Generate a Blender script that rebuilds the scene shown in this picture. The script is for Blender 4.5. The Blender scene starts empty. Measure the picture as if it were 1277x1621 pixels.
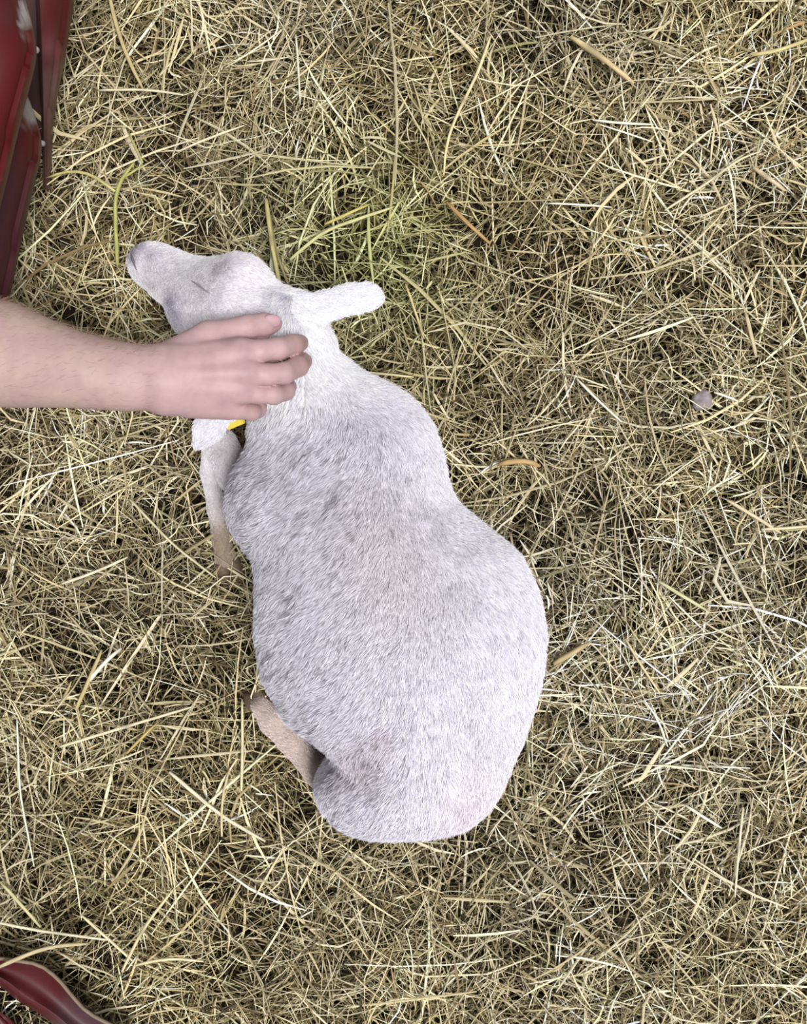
import bpy, bmesh, math, random
import numpy as np
from mathutils import Vector

# ------------------------------------------------------------------ camera, world, light, exposure
W, HH = 1277.0, 1621.0
F = 1788.0            # focal length in pixels
CAMZ = 1.40           # camera height above the barn floor
sc = bpy.context.scene
col = sc.collection
rng = np.random.default_rng(7)
random.seed(7)

cam = bpy.data.cameras.new('camera')
cam.sensor_fit = 'VERTICAL'
cam.sensor_height = 24.0
cam.lens = 24.0 * F / HH
cam.clip_start = 0.05
camo = bpy.data.objects.new('camera', cam)
camo.location = (0, 0, CAMZ)
col.objects.link(camo)
sc.camera = camo

world = bpy.data.worlds.new('world')
sc.world = world
world.use_nodes = True
bg = world.node_tree.nodes['Background']
bg.inputs['Color'].default_value = (0.95, 0.97, 1.0, 1)
bg.inputs['Strength'].default_value = 0.42

sun = bpy.data.lights.new('sun', 'SUN')
sun.energy = 3.1
sun.angle = math.radians(17)
sun.color = (1.0, 0.985, 0.97)
suno = bpy.data.objects.new('sun', sun)
suno.rotation_euler = Vector((0.25, -0.24, 1.0)).to_track_quat('Z', 'Y').to_euler()
suno.location = (1, -1, 3)
col.objects.link(suno)

sc.view_settings.view_transform = 'Standard'
sc.view_settings.look = 'None'
sc.view_settings.gamma = 1.0
sc.view_settings.use_curve_mapping = False
sc.view_settings.exposure = 0.05
sc.cycles.max_bounces = 12
sc.cycles.diffuse_bounces = 8


# ------------------------------------------------------------------ helpers
def P(px, py, z):
    """the point at height z that the photograph shows at pixel (px, py)"""
    k = (CAMZ - z) / F
    return np.array([(px - W / 2) * k, -(py - HH / 2) * k, z])


def to_px(p):
    k = F / (CAMZ - p[:, 2])
    return p[:, 0] * k + W / 2, -p[:, 1] * k + HH / 2


def lin(c):
    c = np.asarray(c, float) / 255.0
    return np.where(c <= 0.04045, c / 12.92, ((c + 0.055) / 1.055) ** 2.4)


def smoothstep(a, b, x):
    t = np.clip((x - a) / (b - a), 0, 1)
    return t * t * (3 - 2 * t)


def tag(o, label=None, cat=None, group=None, kind=None):
    if label: o['label'] = label
    if cat: o['category'] = cat
    if group: o['group'] = group
    if kind: o['kind'] = kind
    return o


def empty(name, loc):
    o = bpy.data.objects.new(name, None)
    o.location = loc
    o.empty_display_size = 0.05
    col.objects.link(o)
    return o


def link(name, me, mat=None, parent=None):
    o = bpy.data.objects.new(name, me)
    col.objects.link(o)
    if mat is not None:
        me.materials.append(mat)
    if parent is not None:
        o.parent = parent
        o.matrix_parent_inverse.identity()
        o.location = -Vector(parent.location)
    return o


def mesh_np(name, v, faces, smooth=True):
    """faces: (n,4) or (n,3) int array"""
    v = np.ascontiguousarray(v, np.float32)
    faces = np.ascontiguousarray(faces, np.int32)
    n, k = faces.shape
    me = bpy.data.meshes.new(name)
    me.vertices.add(len(v)); me.vertices.foreach_set('co', v.ravel())
    me.loops.add(n * k); me.loops.foreach_set('vertex_index', faces.ravel())
    me.polygons.add(n)
    me.polygons.foreach_set('loop_start', np.arange(0, n * k, k, dtype=np.int32))
    if smooth:
        me.polygons.foreach_set('use_smooth', np.ones(n, bool))
    me.update(calc_edges=True)
    return me


def set_col(me, c, name='col', domain='POINT'):
    a = me.attributes.new(name, 'FLOAT_COLOR', domain)
    c4 = np.ones((len(c), 4), np.float32); c4[:, :3] = c
    a.data.foreach_set('color', c4.ravel())


# value noise on 2-D / 3-D points
_tab = rng.random((64, 64, 8))
def noise2(x, y, seed=0):
    xi = np.floor(x).astype(int); yi = np.floor(y).astype(int)
    fx = x - xi; fy = y - yi
    fx = fx * fx * (3 - 2 * fx); fy = fy * fy * (3 - 2 * fy)
    t = _tab[:, :, seed % 8]
    g = lambda a, b: t[(a + 17 * seed) % 64, (b + 5 * seed) % 64]
    return (g(xi, yi) * (1 - fx) + g(xi + 1, yi) * fx) * (1 - fy) + (g(xi, yi + 1) * (1 - fx) + g(xi + 1, yi + 1) * fx) * fy


# ------------------------------------------------------------------ materials
def new_mat(name):
    m = bpy.data.materials.new(name)
    m.use_nodes = True
    nt = m.node_tree
    return m, nt, nt.nodes['Principled BSDF']


def bump(nt, bs, scale, dist, strength=0.5, detail=3):
    tc = nt.nodes.new('ShaderNodeTexCoord')
    n = nt.nodes.new('ShaderNodeTexNoise'); n.inputs['Scale'].default_value = scale; n.inputs['Detail'].default_value = detail
    b = nt.nodes.new('ShaderNodeBump'); b.inputs['Distance'].default_value = dist; b.inputs['Strength'].default_value = strength
    nt.links.new(tc.outputs['Object'], n.inputs['Vector'])
    nt.links.new(n.outputs['Fac'], b.inputs['Height'])
    nt.links.new(b.outputs['Normal'], bs.inputs['Normal'])
    return tc, n


def mat_attr(name, rough, spec=0.4, bump_args=None, sss=0.0):
    """colour from the object's own colour attribute, broken up by fine noise"""
    m, nt, bs = new_mat(name)
    a = nt.nodes.new('ShaderNodeAttribute'); a.attribute_name = 'col'
    tc = nt.nodes.new('ShaderNodeTexCoord')
    n = nt.nodes.new('ShaderNodeTexNoise'); n.inputs['Scale'].default_value = 140; n.inputs['Detail'].default_value = 4
    r = nt.nodes.new('ShaderNodeMapRange'); r.inputs['To Min'].default_value = 0.88; r.inputs['To Max'].default_value = 1.12
    mx = nt.nodes.new('ShaderNodeMixRGB'); mx.blend_type = 'MULTIPLY'; mx.inputs['Fac'].default_value = 1
    nt.links.new(tc.outputs['Object'], n.inputs['Vector'])
    nt.links.new(n.outputs['Fac'], r.inputs['Value'])
    nt.links.new(a.outputs['Color'], mx.inputs['Color1'])
    nt.links.new(r.outputs['Result'], mx.inputs['Color2'])
    nt.links.new(mx.outputs['Color'], bs.inputs['Base Color'])
    bs.inputs['Roughness'].default_value = rough
    bs.inputs['Specular IOR Level'].default_value = spec
    if sss:
        bs.inputs['Subsurface Weight'].default_value = sss
        bs.inputs['Subsurface Radius'].default_value = (0.010, 0.004, 0.002)
        bs.inputs['Subsurface Scale'].default_value = 0.6
    if bump_args:
        bump(nt, bs, *bump_args)
    return m


def mat_plain(name, rgb, rough=0.5, spec=0.4, var=0.25, scale=60, bump_args=None):
    m, nt, bs = new_mat(name)
    c = lin(rgb)
    tc = nt.nodes.new('ShaderNodeTexCoord')
    n = nt.nodes.new('ShaderNodeTexNoise'); n.inputs['Scale'].default_value = scale; n.inputs['Detail'].default_value = 4
    rp = nt.nodes.new('ShaderNodeValToRGB')
    rp.color_ramp.elements[0].position = 0.3; rp.color_ramp.elements[1].position = 0.7
    rp.color_ramp.elements[0].color = (*(c * (1 - var)), 1)
    rp.color_ramp.elements[1].color = (*np.minimum(c * (1 + var), 1), 1)
    nt.links.new(tc.outputs['Object'], n.inputs['Vector'])
    nt.links.new(n.outputs['Fac'], rp.inputs['Fac'])
    nt.links.new(rp.outputs['Color'], bs.inputs['Base Color'])
    bs.inputs['Roughness'].default_value = rough
    bs.inputs['Specular IOR Level'].default_value = spec
    if bump_args:
        bump(nt, bs, *bump_args)
    return m


def mat_strand(name, rough=0.6, root=0.84, rootpos=0.5, spec=0.2):
    """hair: own colour per strand, darker towards the root"""
    m, nt, bs = new_mat(name)
    a = nt.nodes.new('ShaderNodeAttribute'); a.attribute_name = 'col'
    h = nt.nodes.new('ShaderNodeHairInfo')
    r = nt.nodes.new('ShaderNodeMapRange'); r.inputs['From Max'].default_value = rootpos
    r.inputs['To Min'].default_value = root; r.inputs['To Max'].default_value = 1.0
    mx = nt.nodes.new('ShaderNodeMixRGB'); mx.blend_type = 'MULTIPLY'; mx.inputs['Fac'].default_value = 1
    nt.links.new(h.outputs['Intercept'], r.inputs['Value'])
    nt.links.new(a.outputs['Color'], mx.inputs['Color1'])
    nt.links.new(r.outputs['Result'], mx.inputs['Color2'])
    nt.links.new(mx.outputs['Color'], bs.inputs['Base Color'])
    bs.inputs['Roughness'].default_value = rough
    bs.inputs['Specular IOR Level'].default_value = spec
    return m


M_hay = mat_attr('hay', 0.5, 0.22)
M_soil = mat_plain('soil', (52, 42, 33), 0.95, 0.1, 0.45, 45, (90, 0.006, 0.8))
M_coat = mat_attr('coat_skin', 0.8, 0.15)
M_fur = mat_strand('fur')
M_skin = mat_attr('skin', 0.52, 0.35, (420, 0.0004, 0.35), sss=0.0)
M_nail = mat_plain('nail', (188, 152, 160), 0.5, 0.3, 0.05, 200)
M_hoof = mat_plain('hoof', (104, 88, 72), 0.6, 0.3, 0.3, 120, (200, 0.001, 0.6))
M_red = mat_attr('red_paint', 0.45, 0.3, (70, 0.0008, 0.2))
M_tag = mat_plain('yellow_plastic', (236, 212, 84), 0.35, 0.5, 0.1, 90)
M_stone = mat_plain('stone', (150, 140, 142), 0.8, 0.3, 0.3, 110, (160, 0.002, 0.8))
M_dark = mat_plain('dark_wet', (40, 34, 36), 0.25, 0.5, 0.2, 100)


# ------------------------------------------------------------------ implicit surfaces
class Field:
    """signed distances on a grid; shapes are blended in where they reach"""
    def __init__(self, lo, hi, h):
        self.lo = np.array(lo, float); self.h = h
        self.n = np.ceil((np.array(hi) - self.lo) / h).astype(int) + 1
        self.d = np.full(self.n, 0.05, np.float32)

    def sub(self, lo, hi):
        a = np.clip(np.floor((np.array(lo) - self.lo) / self.h).astype(int), 0, self.n - 1)
        b = np.clip(np.ceil((np.array(hi) - self.lo) / self.h).astype(int) + 1, 1, self.n)
        g = [(self.lo[i] + self.h * np.arange(a[i], b[i])).astype(np.float32) for i in range(3)]
        X, Y, Z = np.meshgrid(*g, indexing='ij', sparse=True)
        return (slice(a[0], b[0]), slice(a[1], b[1]), slice(a[2], b[2])), X, Y, Z

    def add(self, shape, k):
        f, lo, hi = shape
        m = k + 0.012
        s, X, Y, Z = self.sub(np.array(lo) - m, np.array(hi) + m)
        v = f(X, Y, Z)
        a = self.d[s]
        if k <= 0:
            self.d[s] = np.minimum(a, v)
        else:
            q = np.maximum(k - np.abs(a - v), 0) / k
            self.d[s] = np.minimum(a, v) - q * q * k * 0.25

    def cut(self, shape, k):
        f, lo, hi = shape
        s, X, Y, Z = self.sub(np.array(lo) - 0.01, np.array(hi) + 0.01)
        v = -f(X, Y, Z)
        a = self.d[s]
        q = np.maximum(k - np.abs(a - v), 0) / k
        self.d[s] = np.maximum(a, v) + q * q * k * 0.25

    def mesh(self, iters=3):
        d = self.d
        nx, ny, nz = d.shape
        neg = d < 0
        cx, cy, cz = nx - 1, ny - 1, nz - 1
        cnt = np.zeros((cx, cy, cz), np.int8)
        for i in (0, 1):
            for j in (0, 1):
                for k in (0, 1):
                    cnt += neg[i:i + cx, j:j + cy, k:k + cz]
        act = (cnt > 0) & (cnt < 8)
        I, J, K = np.nonzero(act)
        idx = np.full((cx, cy, cz), -1, np.int32); idx[I, J, K] = np.arange(len(I))
        acc = np.zeros((len(I), 3)); num = np.zeros(len(I))
        cor = [(i, j, k) for i in (0, 1) for j in (0, 1) for k in (0, 1)]
        for a in cor:
            for ax in range(3):
                if a[ax]: continue
                b = list(a); b[ax] = 1
                va = d[I + a[0], J + a[1], K + a[2]]; vb = d[I + b[0], J + b[1], K + b[2]]
                c = (va < 0) != (vb < 0)
                t = np.where(c, va / np.where(c, va - vb, 1), 0)
                p = np.array(a, float)[None] + t[:, None] * (np.array(b) - np.array(a))[None]
                acc += p * c[:, None]; num += c
        v = self.lo + self.h * (np.stack([I, J, K], 1) + acc / num[:, None])
        quads = []
        for ax in range(3):
            sl0 = [slice(1, -1)] * 3; sl1 = [slice(1, -1)] * 3
            sl0[ax] = slice(0, -1); sl1[ax] = slice(1, None)
            A = neg[tuple(sl0)]; B = neg[tuple(sl1)]
            e = np.stack(np.nonzero(A != B), 1)
            off = np.ones(3, int); off[ax] = 0
            e = e + off
            o1, o2 = [(1, 2), (2, 0), (0, 1)][ax]
            u = np.zeros(3, int); u[o1] = 1
            w = np.zeros(3, int); w[o2] = 1
            q = np.stack([idx[tuple((e - u - w).T)], idx[tuple((e - w).T)], idx[tuple(e.T)], idx[tuple((e - u).T)]], 1)
            flip = ~neg[tuple(e.T)]
            q[flip] = q[flip][:, ::-1]
            quads.append(q)
        q = np.concatenate(quads)
        q = q[(q >= 0).all(1)]
        # q is ordered so that normals point out of the negative side
        q = q[:, ::-1] if False else q
        for _ in range(iters):
            s = np.zeros_like(v); c = np.zeros(len(v))
            for i in range(4):
                np.add.at(s, q[:, i], v[q[:, (i + 1) % 4]]); np.add.at(c, q[:, i], 1)
                np.add.at(s, q[:, i], v[q[:, (i - 1) % 4]]); np.add.at(c, q[:, i], 1)
            v = 0.5 * v + 0.5 * s / np.maximum(c, 1)[:, None]
        nv = vnormals(v, q)
        # make sure the faces look outwards
        cen = v.mean(0)
        if ((v - cen) * nv).sum() < 0:
            q = q[:, ::-1].copy(); nv = -nv
        return v, q, nv


def vnormals(v, q):
    fn = np.cross(v[q[:, 2]] - v[q[:, 0]], v[q[:, 3]] - v[q[:, 1]])
    n = np.zeros_like(v)
    for i in range(4):
        np.add.at(n, q[:, i], fn)
    return n / np.maximum(np.linalg.norm(n, axis=1), 1e-12)[:, None]


def cone(a, b, ra, rb, zs=1.0):
    """round cone between two points; zs > 1 flattens it vertically"""
    a = np.array(a, float); b = np.array(b, float)
    lo = np.minimum(a - ra, b - rb); hi = np.maximum(a + ra, b + rb)
    ax, ay, az = a; d = b - a; d2 = d[:2] @ d[:2] + (d[2] * zs) ** 2

    def f(X, Y, Z):
        pz = (Z - az) * zs
        t = np.clip(((X - ax) * d[0] + (Y - ay) * d[1] + pz * d[2] * zs) / d2, 0, 1)
        q = (X - ax - t * d[0]) ** 2 + (Y - ay - t * d[1]) ** 2 + (pz - t * d[2] * zs) ** 2
        return (np.sqrt(q) - (ra + (rb - ra) * t)) / (1 + 0.35 * (zs - 1))
    return f, lo, hi


def ell(c, r, rot=0.0):
    c = np.array(c, float); r = np.array(r, float)
    co, si = math.cos(rot), math.sin(rot)
    m = max(r[0], r[1])

    def f(X, Y, Z):
        u = (X - c[0]) * co + (Y - c[1]) * si
        w = -(X - c[0]) * si + (Y - c[1]) * co
        k0 = np.sqrt((u / r[0]) ** 2 + (w / r[1]) ** 2 + ((Z - c[2]) / r[2]) ** 2)
        k1 = np.sqrt((u / r[0] ** 2) ** 2 + (w / r[1] ** 2) ** 2 + ((Z - c[2]) / r[2] ** 2) ** 2)
        return k0 * (k0 - 1) / np.maximum(k1, 1e-6)
    return f, c - np.array([m, m, r[2]]), c + np.array([m, m, r[2]])


# ------------------------------------------------------------------ the floor
def build_floor():
    n = 60
    xs = np.linspace(-1.1, 1.1, n); ys = np.linspace(-1.2, 1.2, n)
    X, Y = np.meshgrid(xs, ys, indexing='ij')
    Z = -0.040 + 0.010 * noise2(X * 7 + 50, Y * 7 + 50, 1)
    v = np.stack([X, Y, Z], -1).reshape(-1, 3)
    i = np.arange((n - 1) * n).reshape(n - 1, n)[:, :-1].ravel()
    q = np.stack([i, i + n, i + n + 1, i + 1], 1)
    o = link('floor', mesh_np('floor', v, q), M_soil)
    tag(o, 'bare brown earth of the barn floor under the hay', 'floor', kind='structure')
build_floor()


# ------------------------------------------------------------------ lamb
SR = F / (CAMZ - 0.11)      # pixels per metre at the height of the lamb's widest outline
torso = np.array([
    # py,  left, right, top
    [505, 455, 470, .150], [520, 432, 488, .190], [540, 424, 512, .206], [565, 415, 540, .214], [600, 405, 578, .217],
    [640, 400, 620, .219], [680, 396, 658, .222], [720, 394, 684, .226], [760, 394, 701, .230],
    [800, 396, 724, .234], [840, 400, 756, .238], [880, 405, 799, .242], [930, 408, 823, .246],
    [1000, 407, 836, .250], [1070, 418, 831, .248], [1130, 452, 823, .243], [1165, 500, 818, .238],
    [1190, 526, 810, .234], [1205, 532, 806, .230], [1240, 518, 795, .220], [1270, 524, 778, .205], [1294, 533, 758, .186],
    [1304, 544, 742, .165], [1310, 562, 722, .140], [1313, 600, 690, .11]])
ty = -(torso[:, 0] - HH / 2) / SR
tl = (torso[:, 1] - W / 2) / SR
tr = (torso[:, 2] - W / 2) / SR
tt = torso[:, 3]


def interp_dec(y, arr):
    return np.interp(-y, -ty, arr)


def torso_f(X, Y, Z):
    L = interp_dec(Y, tl).astype(np.float32); R = interp_dec(Y, tr).astype(np.float32); T = interp_dec(Y, tt).astype(np.float32)
    c = (L + R) / 2; w = np.maximum((R - L) / 2, 0.004)
    zc = T * 0.46
    hz = np.where(Z > zc, T - zc, zc + 0.006)
    p = 2.25
    g = (np.abs((X - c) / w) ** p + np.abs((Z - zc) / hz) ** p) ** (1 / p)
    d = (g - 1) * np.minimum(w, hz)
    ends = np.maximum(Y - ty[0], ty[-1] - Y)
    return np.maximum(d, ends)
torso_s = (torso_f, [tl.min(), ty.min(), -0.01], [tr.max(), ty.max(), 0.26])

# head: sections across the axis from nose to poll
Np = np.array([203.0, 393.0]); hd = np.array([0.877, 0.481]); hn = np.array([0.481, -0.877])
head = np.array([
    # u, vmin, vmax, zc, hz
    [-3, -3, 3, .080, .006], [2, -16, 15, .081, .017], [12, -27, 27, .083, .024], [33, -40, 37, .088, .030], [65, -51, 39, .097, .037],
    [98, -57, 40, .109, .044], [124, -70, 46, .121, .050], [150, -78, 58, .134, .056], [175, -80, 66, .146, .060],
    [200, -78, 66, .154, .061], [230, -74, 58, .160, .059], [260, -70, 52, .163, .057], [300, -62, 46, .163, .052],
    [330, -40, 30, .155, .040], [340, -10, 8, .15, .02]])
ho = P(*Np, 0.11)[:2]
hdw = np.array([hd[0], -hd[1]]); hnw = np.array([hn[0], -hn[1]])
hu = head[:, 0] / SR
ROLL = math.radians(16)


def head_f(X, Y, Z):
    U = (X - ho[0]) * hdw[0] + (Y - ho[1]) * hdw[1]
    V = (X - ho[0]) * hnw[0] + (Y - ho[1]) * hnw[1]
    it = lambda k: np.interp(U, hu, head[:, k]).astype(np.float32)
    v0, v1, zc, hz = it(1) / SR, it(2) / SR, it(3), it(4)
    c = (v0 + v1) / 2; w = np.maximum((v1 - v0) / 2, 0.002)
    a = V - c; b = Z - zc
    a2 = a * math.cos(ROLL) + b * math.sin(ROLL); b2 = -a * math.sin(ROLL) + b * math.cos(ROLL)
    # narrower towards the bridge of the nose, as a sheep's face is
    wt = w * (1.0 - 0.22 * np.clip(b2 / hz, 0, 1))
    g = (np.abs(a2 / wt) ** 2.2 + np.abs(b2 / hz) ** 2.2) ** (1 / 2.2)
    d = (g - 1) * np.minimum(w, hz)
    return np.maximum(d, np.maximum(hu[0] - U, U - hu[-1]))
head_s = (head_f, P(150, 720, .11) - np.array([0, 0, .11]), P(560, 330, .11) + np.array([0, 0, .13]))


def chain(pts, zs=1.0):
    out = []
    for a, b in zip(pts[:-1], pts[1:]):
        out.append(cone(P(*a[:3]), P(*b[:3]), a[3], b[3], zs))
    return out

px = 1 / 1420.0
ear_right = chain([(452, 506, .190, 24 * px), (482, 495, .191, 24 * px), (520, 483, .188, 23 * px), (556, 473, .182, 23.5 * px),
                   (584, 470, .176, 20.5 * px), (597, 472, .172, 13 * px)], 2.6)
ear_left = chain([(392, 600, .172, 20 * px), (360, 640, .158, 24.5 * px), (331, 677, .143, 24 * px), (315, 702, .131, 17 * px)], 2.6)
foreleg = chain([(425, 800, .085, .030), (372, 752, .066, .022), (350, 704, .054, .0215)])
foreleg2 = chain([(342, 703, .046, .0190), (332, 748, .034, .0125), (343, 808, .032, .0120), (349, 850, .030, .0118), (358, 885, .028, .0145)])
hindleg = chain([(560, 1250, .06, .035), (505, 1222, .050, .019), (462, 1175, .047, .0165), (432, 1143, .044, .0170), (411, 1116, .036, .0130)])

GROUPS = {
    'torso': [torso_s,
              ell(P(437, 800, .10), (78 * px, 92 * px, .10), 0.15),       # near shoulder
              ell(P(600, 715, .12), (82 * px, 95 * px, .098)),            # far shoulder
              ell(P(592, 1248, .095), (93 * px, 62 * px, .105), -0.1),    # near thigh
              ell(P(728, 1010, .115), (107 * px, 150 * px, .112))],       # far hip
    'head': [head_s,
             ell(P(384, 436, .165), (36 * px, 28 * px, .040), -0.45),      # brow
             ell(P(462, 522, .165), (52 * px, 46 * px, .046), -0.5),     # poll
             ell(P(312, 500, .115), (42 * px, 40 * px, .050), -0.5),      # cheek
             ell(P(233, 420, .082), (33 * px, 34 * px, .030))],           # muzzle
    'ear_right': ear_right, 'ear_left': ear_left,
    'foreleg': foreleg + foreleg2, 'hindleg': hindleg}


def group_dist(p):
    X, Y, Z = p[:, 0], p[:, 1], p[:, 2]
    names = list(GROUPS)
    D = np.stack([np.min([s[0](X, Y, Z) for s in GROUPS[g]], 0) for g in names], 1)
    return names, D


def build_lamb_mesh():
    fld = Field(P(180, 1340, .0) * [1, 1, 0] + [0, 0, -.02], P(880, 350, .0) * [1, 1, 0] + [0, 0, .28], 0.0034)
    T = GROUPS['torso']
    fld.add(T[0], 0)
    for s, k in zip(T[1:], (.022, .05, .024, .07)):
        fld.add(s, k)
    Hs = GROUPS['head']
    fld.add(Hs[0], .03)
    for s, k in zip(Hs[1:], (.02, .03, .018, .012)):
        fld.add(s, k)
    for s in ear_right + ear_left:
        fld.add(s, .012)
    for s in hindleg + foreleg:
        fld.add(s, .006)
    d0 = fld.d.copy(); fld.d[:] = .05
    for s in foreleg2:
        fld.add(s, .006)
    q_ = np.maximum(.002 - np.abs(d0 - fld.d), 0) / .002
    fld.d = np.minimum(d0, fld.d) - q_ * q_ * .0005
    # grooves: mouth line, nostril, closed eye
    for a, b, r in [((206, 404, .098), (213, 422, .103), .0022), ((213, 422, .103), (222, 440, .100), .0022),
                    ((210, 387, .108), (214, 391, .110), .0032),
                    ((304, 447, .171), (320, 457, .172), .0028), ((320, 457, .172), (334, 468, .176), .0022)]:
        pass
    fld.d += 0.0022
    return fld.mesh(3)

lv, lq, ln = build_lamb_mesh()


def blob(x, y, cx, cy, r):
    return np.exp(-(((x - cx) ** 2 + (y - cy) ** 2) / r ** 2))


def coat(p, n):
    """colour, fur length, lay direction of the lamb's coat at points p"""
    names, D = group_dist(p)
    g = np.argmin(D, 1)
    x, y = to_px(p)
    N = len(p)
    is_t = g == names.index('torso'); is_h = g == names.index('head')
    is_er = g == names.index('ear_right'); is_el = g == names.index('ear_left')
    is_f = g == names.index('foreleg'); is_b = g == names.index('hindleg')
    white = np.array([.80, .775, .825]); bright = np.array([.86, .855, .885]); grey = np.array([.50, .475, .51])
    c = np.tile(white, (N, 1))
    mix = lambda c, t, a: c + (np.asarray(t) - c) * a[:, None]
    # saddle behind the neck, grey on the near shoulder
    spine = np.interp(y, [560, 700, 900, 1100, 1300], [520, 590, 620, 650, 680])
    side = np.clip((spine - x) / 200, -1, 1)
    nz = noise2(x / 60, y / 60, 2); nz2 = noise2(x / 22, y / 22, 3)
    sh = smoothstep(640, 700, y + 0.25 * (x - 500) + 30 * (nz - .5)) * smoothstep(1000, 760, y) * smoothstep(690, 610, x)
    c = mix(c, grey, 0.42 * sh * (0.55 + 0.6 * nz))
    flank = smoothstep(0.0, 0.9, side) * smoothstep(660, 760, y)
    c = mix(c, [.60, .575, .62], 0.34 * flank * (0.5 + nz))  # shaded side of the body, painted darker into the coat
    c = mix(c, [.70, .66, .60], 0.35 * blob(x, y, 600, 850, 90) + 0.30 * blob(x, y, 640, 960, 90) + .25 * blob(x, y, 770, 1200, 60))
    c = mix(c, bright, 0.9 * smoothstep(690, 600, y + .25 * (x - 500)) * smoothstep(470, 520, y))
    c = mix(c, [.83, .70, .72], 0.5 * blob(x, y, 740, 1280, 40))
    c = mix(c, [.52, .42, .42], 0.5 * blob(x, y, 575, 1215, 36) + .45 * blob(x, y, 610, 1166, 18))
    # flecks: short dark streaks for gaps in the fur, along the lay of the coat, densest on the near flank
    a = np.where(side > 0, x * 0.62 + y * 0.78, x * -.3 + y * .95)
    b = np.where(side > 0, x * 0.78 - y * 0.62, x * .95 + y * .3)
    st = noise2((a - 2 * b * 0) / 5.0 + 11, (b) / 5.0, 4)
    # streak across 'a' narrow, along lay long
    lay = np.where(side > 0, -x * .66 + y * .75, x * .35 + y * .93)
    acr = np.where(side > 0, x * .75 + y * .66, x * .93 - y * .35)
    st = noise2(acr / 3.2 + 40, lay / 11.0 + 40, 5) * 0.75 + 0.25 * nz2
    dens = 0.30 + 0.55 * flank + 0.35 * sh
    fl = smoothstep(0.80 - 0.14 * dens, 0.90 - 0.10 * dens, st) * np.where(y > 660, 1, 0) * np.clip(dens * 1.3, 0, 1)
    c = np.where((is_t)[:, None], mix(c, [.25, .22, .25], 0.62 * fl), c)
    # head
    hc = np.tile([.875, .84, .88], (N, 1))
    hc = mix(hc, [.40, .38, .43], np.clip(.75 * blob(x, y, 205, 396, 12) + .6 * blob(x, y, 220, 388, 11) + 0.4 * blob(x, y, 238, 402, 12) + .6 * blob(x, y, 210, 411, 7), 0, 1))
    hc = mix(hc, [.45, .43, .52], np.clip(.6 * blob(x, y, 268, 482, 13) + .5 * blob(x, y, 278, 505, 14), 0, 1))
    hc = mix(hc, [.62, .57, .56], .45 * blob(x, y, 352, 424, 18) + .25 * blob(x, y, 335, 480, 25) + .25 * blob(x, y, 405, 440, 30))
    hc = mix(hc, [.50, .48, .46], .5 * blob(x, y, 436, 461, 7) + .35 * blob(x, y, 380, 404, 14))
    hc = mix(hc, bright, smoothstep(395, 455, x) * .95)
    c = np.where(is_h[:, None], hc, c)
    c = np.where((is_er | is_el)[:, None], np.array([.79, .78, .82]), c)
    # legs: tan and dirty lower down
    lc = np.tile([.74, .71, .72], (N, 1))
    lc = mix(lc, [.36, .285, .215], smoothstep(780, 860, y + 20 * (nz2 - .5)))
    lc = mix(lc, [.45, .42, .42], .5 * blob(x, y, 345, 716, 10))
    c = np.where(is_f[:, None], lc, c)
    bc = np.tile([.66, .56, .50], (N, 1))
    bc = mix(bc, [.28, .23, .19], smoothstep(485, 505, x) + blob(x, y, 402, 1108, 14))
    c = np.where(is_b[:, None], bc, c)
    # length and lay
    ln_ = np.where(is_t, np.where(y < 680, .0105, .0095), .005)
    ln_ = np.where(is_h, np.interp(x, [200, 300, 400, 480], [.003, .005, .008, .011]), ln_)
    ln_ = np.where(is_er | is_el, .0042, ln_)
    ln_ = np.where(is_f | is_b, .0032, ln_)
    dx = np.where(side > 0, -0.25 - 0.75 * side, -0.55 * side); dy = -np.ones(N) * np.where(side > .2, .75, 1.0)
    nk = smoothstep(720, 600, y)
    dx = dx * (1 - nk) + nk * np.where(x > 480, .6, -.3)
    d = np.stack([dx, dy, np.zeros(N)], 1)
    d = np.where(is_h[:, None], np.array([hdw[0], hdw[1], 0.1]), d)
    d = np.where(is_er[:, None], np.array([.98, .15, 0]), d)
    d = np.where(is_el[:, None], np.array([-.6, -.8, 0]), d)
    d = np.where(is_f[:, None], np.array([.1, -1, 0]), d)
    d = np.where(is_b[:, None], np.array([-.7, .7, 0]), d)
    return c, ln_, d, g, names


lamb = empty('lamb', P(600, 1000, 0.0) * [1, 1, 0])
tag(lamb, 'white lamb with grey flecks lying in the hay under a stroking hand', 'lamb')
me = mesh_np('body', lv, lq)
cc, _, _, _, _ = coat(lv, ln)
set_col(me, cc * 0.85)
body = link('body', me, M_coat, lamb)


def sample_surface(v, q, n, dens_fn=None):
    tri = np.concatenate([q[:, [0, 1, 2]], q[:, [0, 2, 3]]])
    A, B, C_ = v[tri[:, 0]], v[tri[:, 1]], v[tri[:, 2]]
    fn = np.cross(B - A, C_ - A); ar = np.linalg.norm(fn, axis=1)
    w = ar.copy()
    cen = (A + B + C_) / 3
    nrm = fn / np.maximum(ar, 1e-12)[:, None]
    if dens_fn is not None:
        w = w * dens_fn(cen, nrm)
    i = rng.choice(len(tri), n, p=w / w.sum())
    a = np.sqrt(rng.random(n)); b = rng.random(n)
    p = A[i] * (1 - a)[:, None] + B[i] * (a * (1 - b))[:, None] + C_[i] * (a * b)[:, None]
    return p, nrm[i], tri[i]


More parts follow.
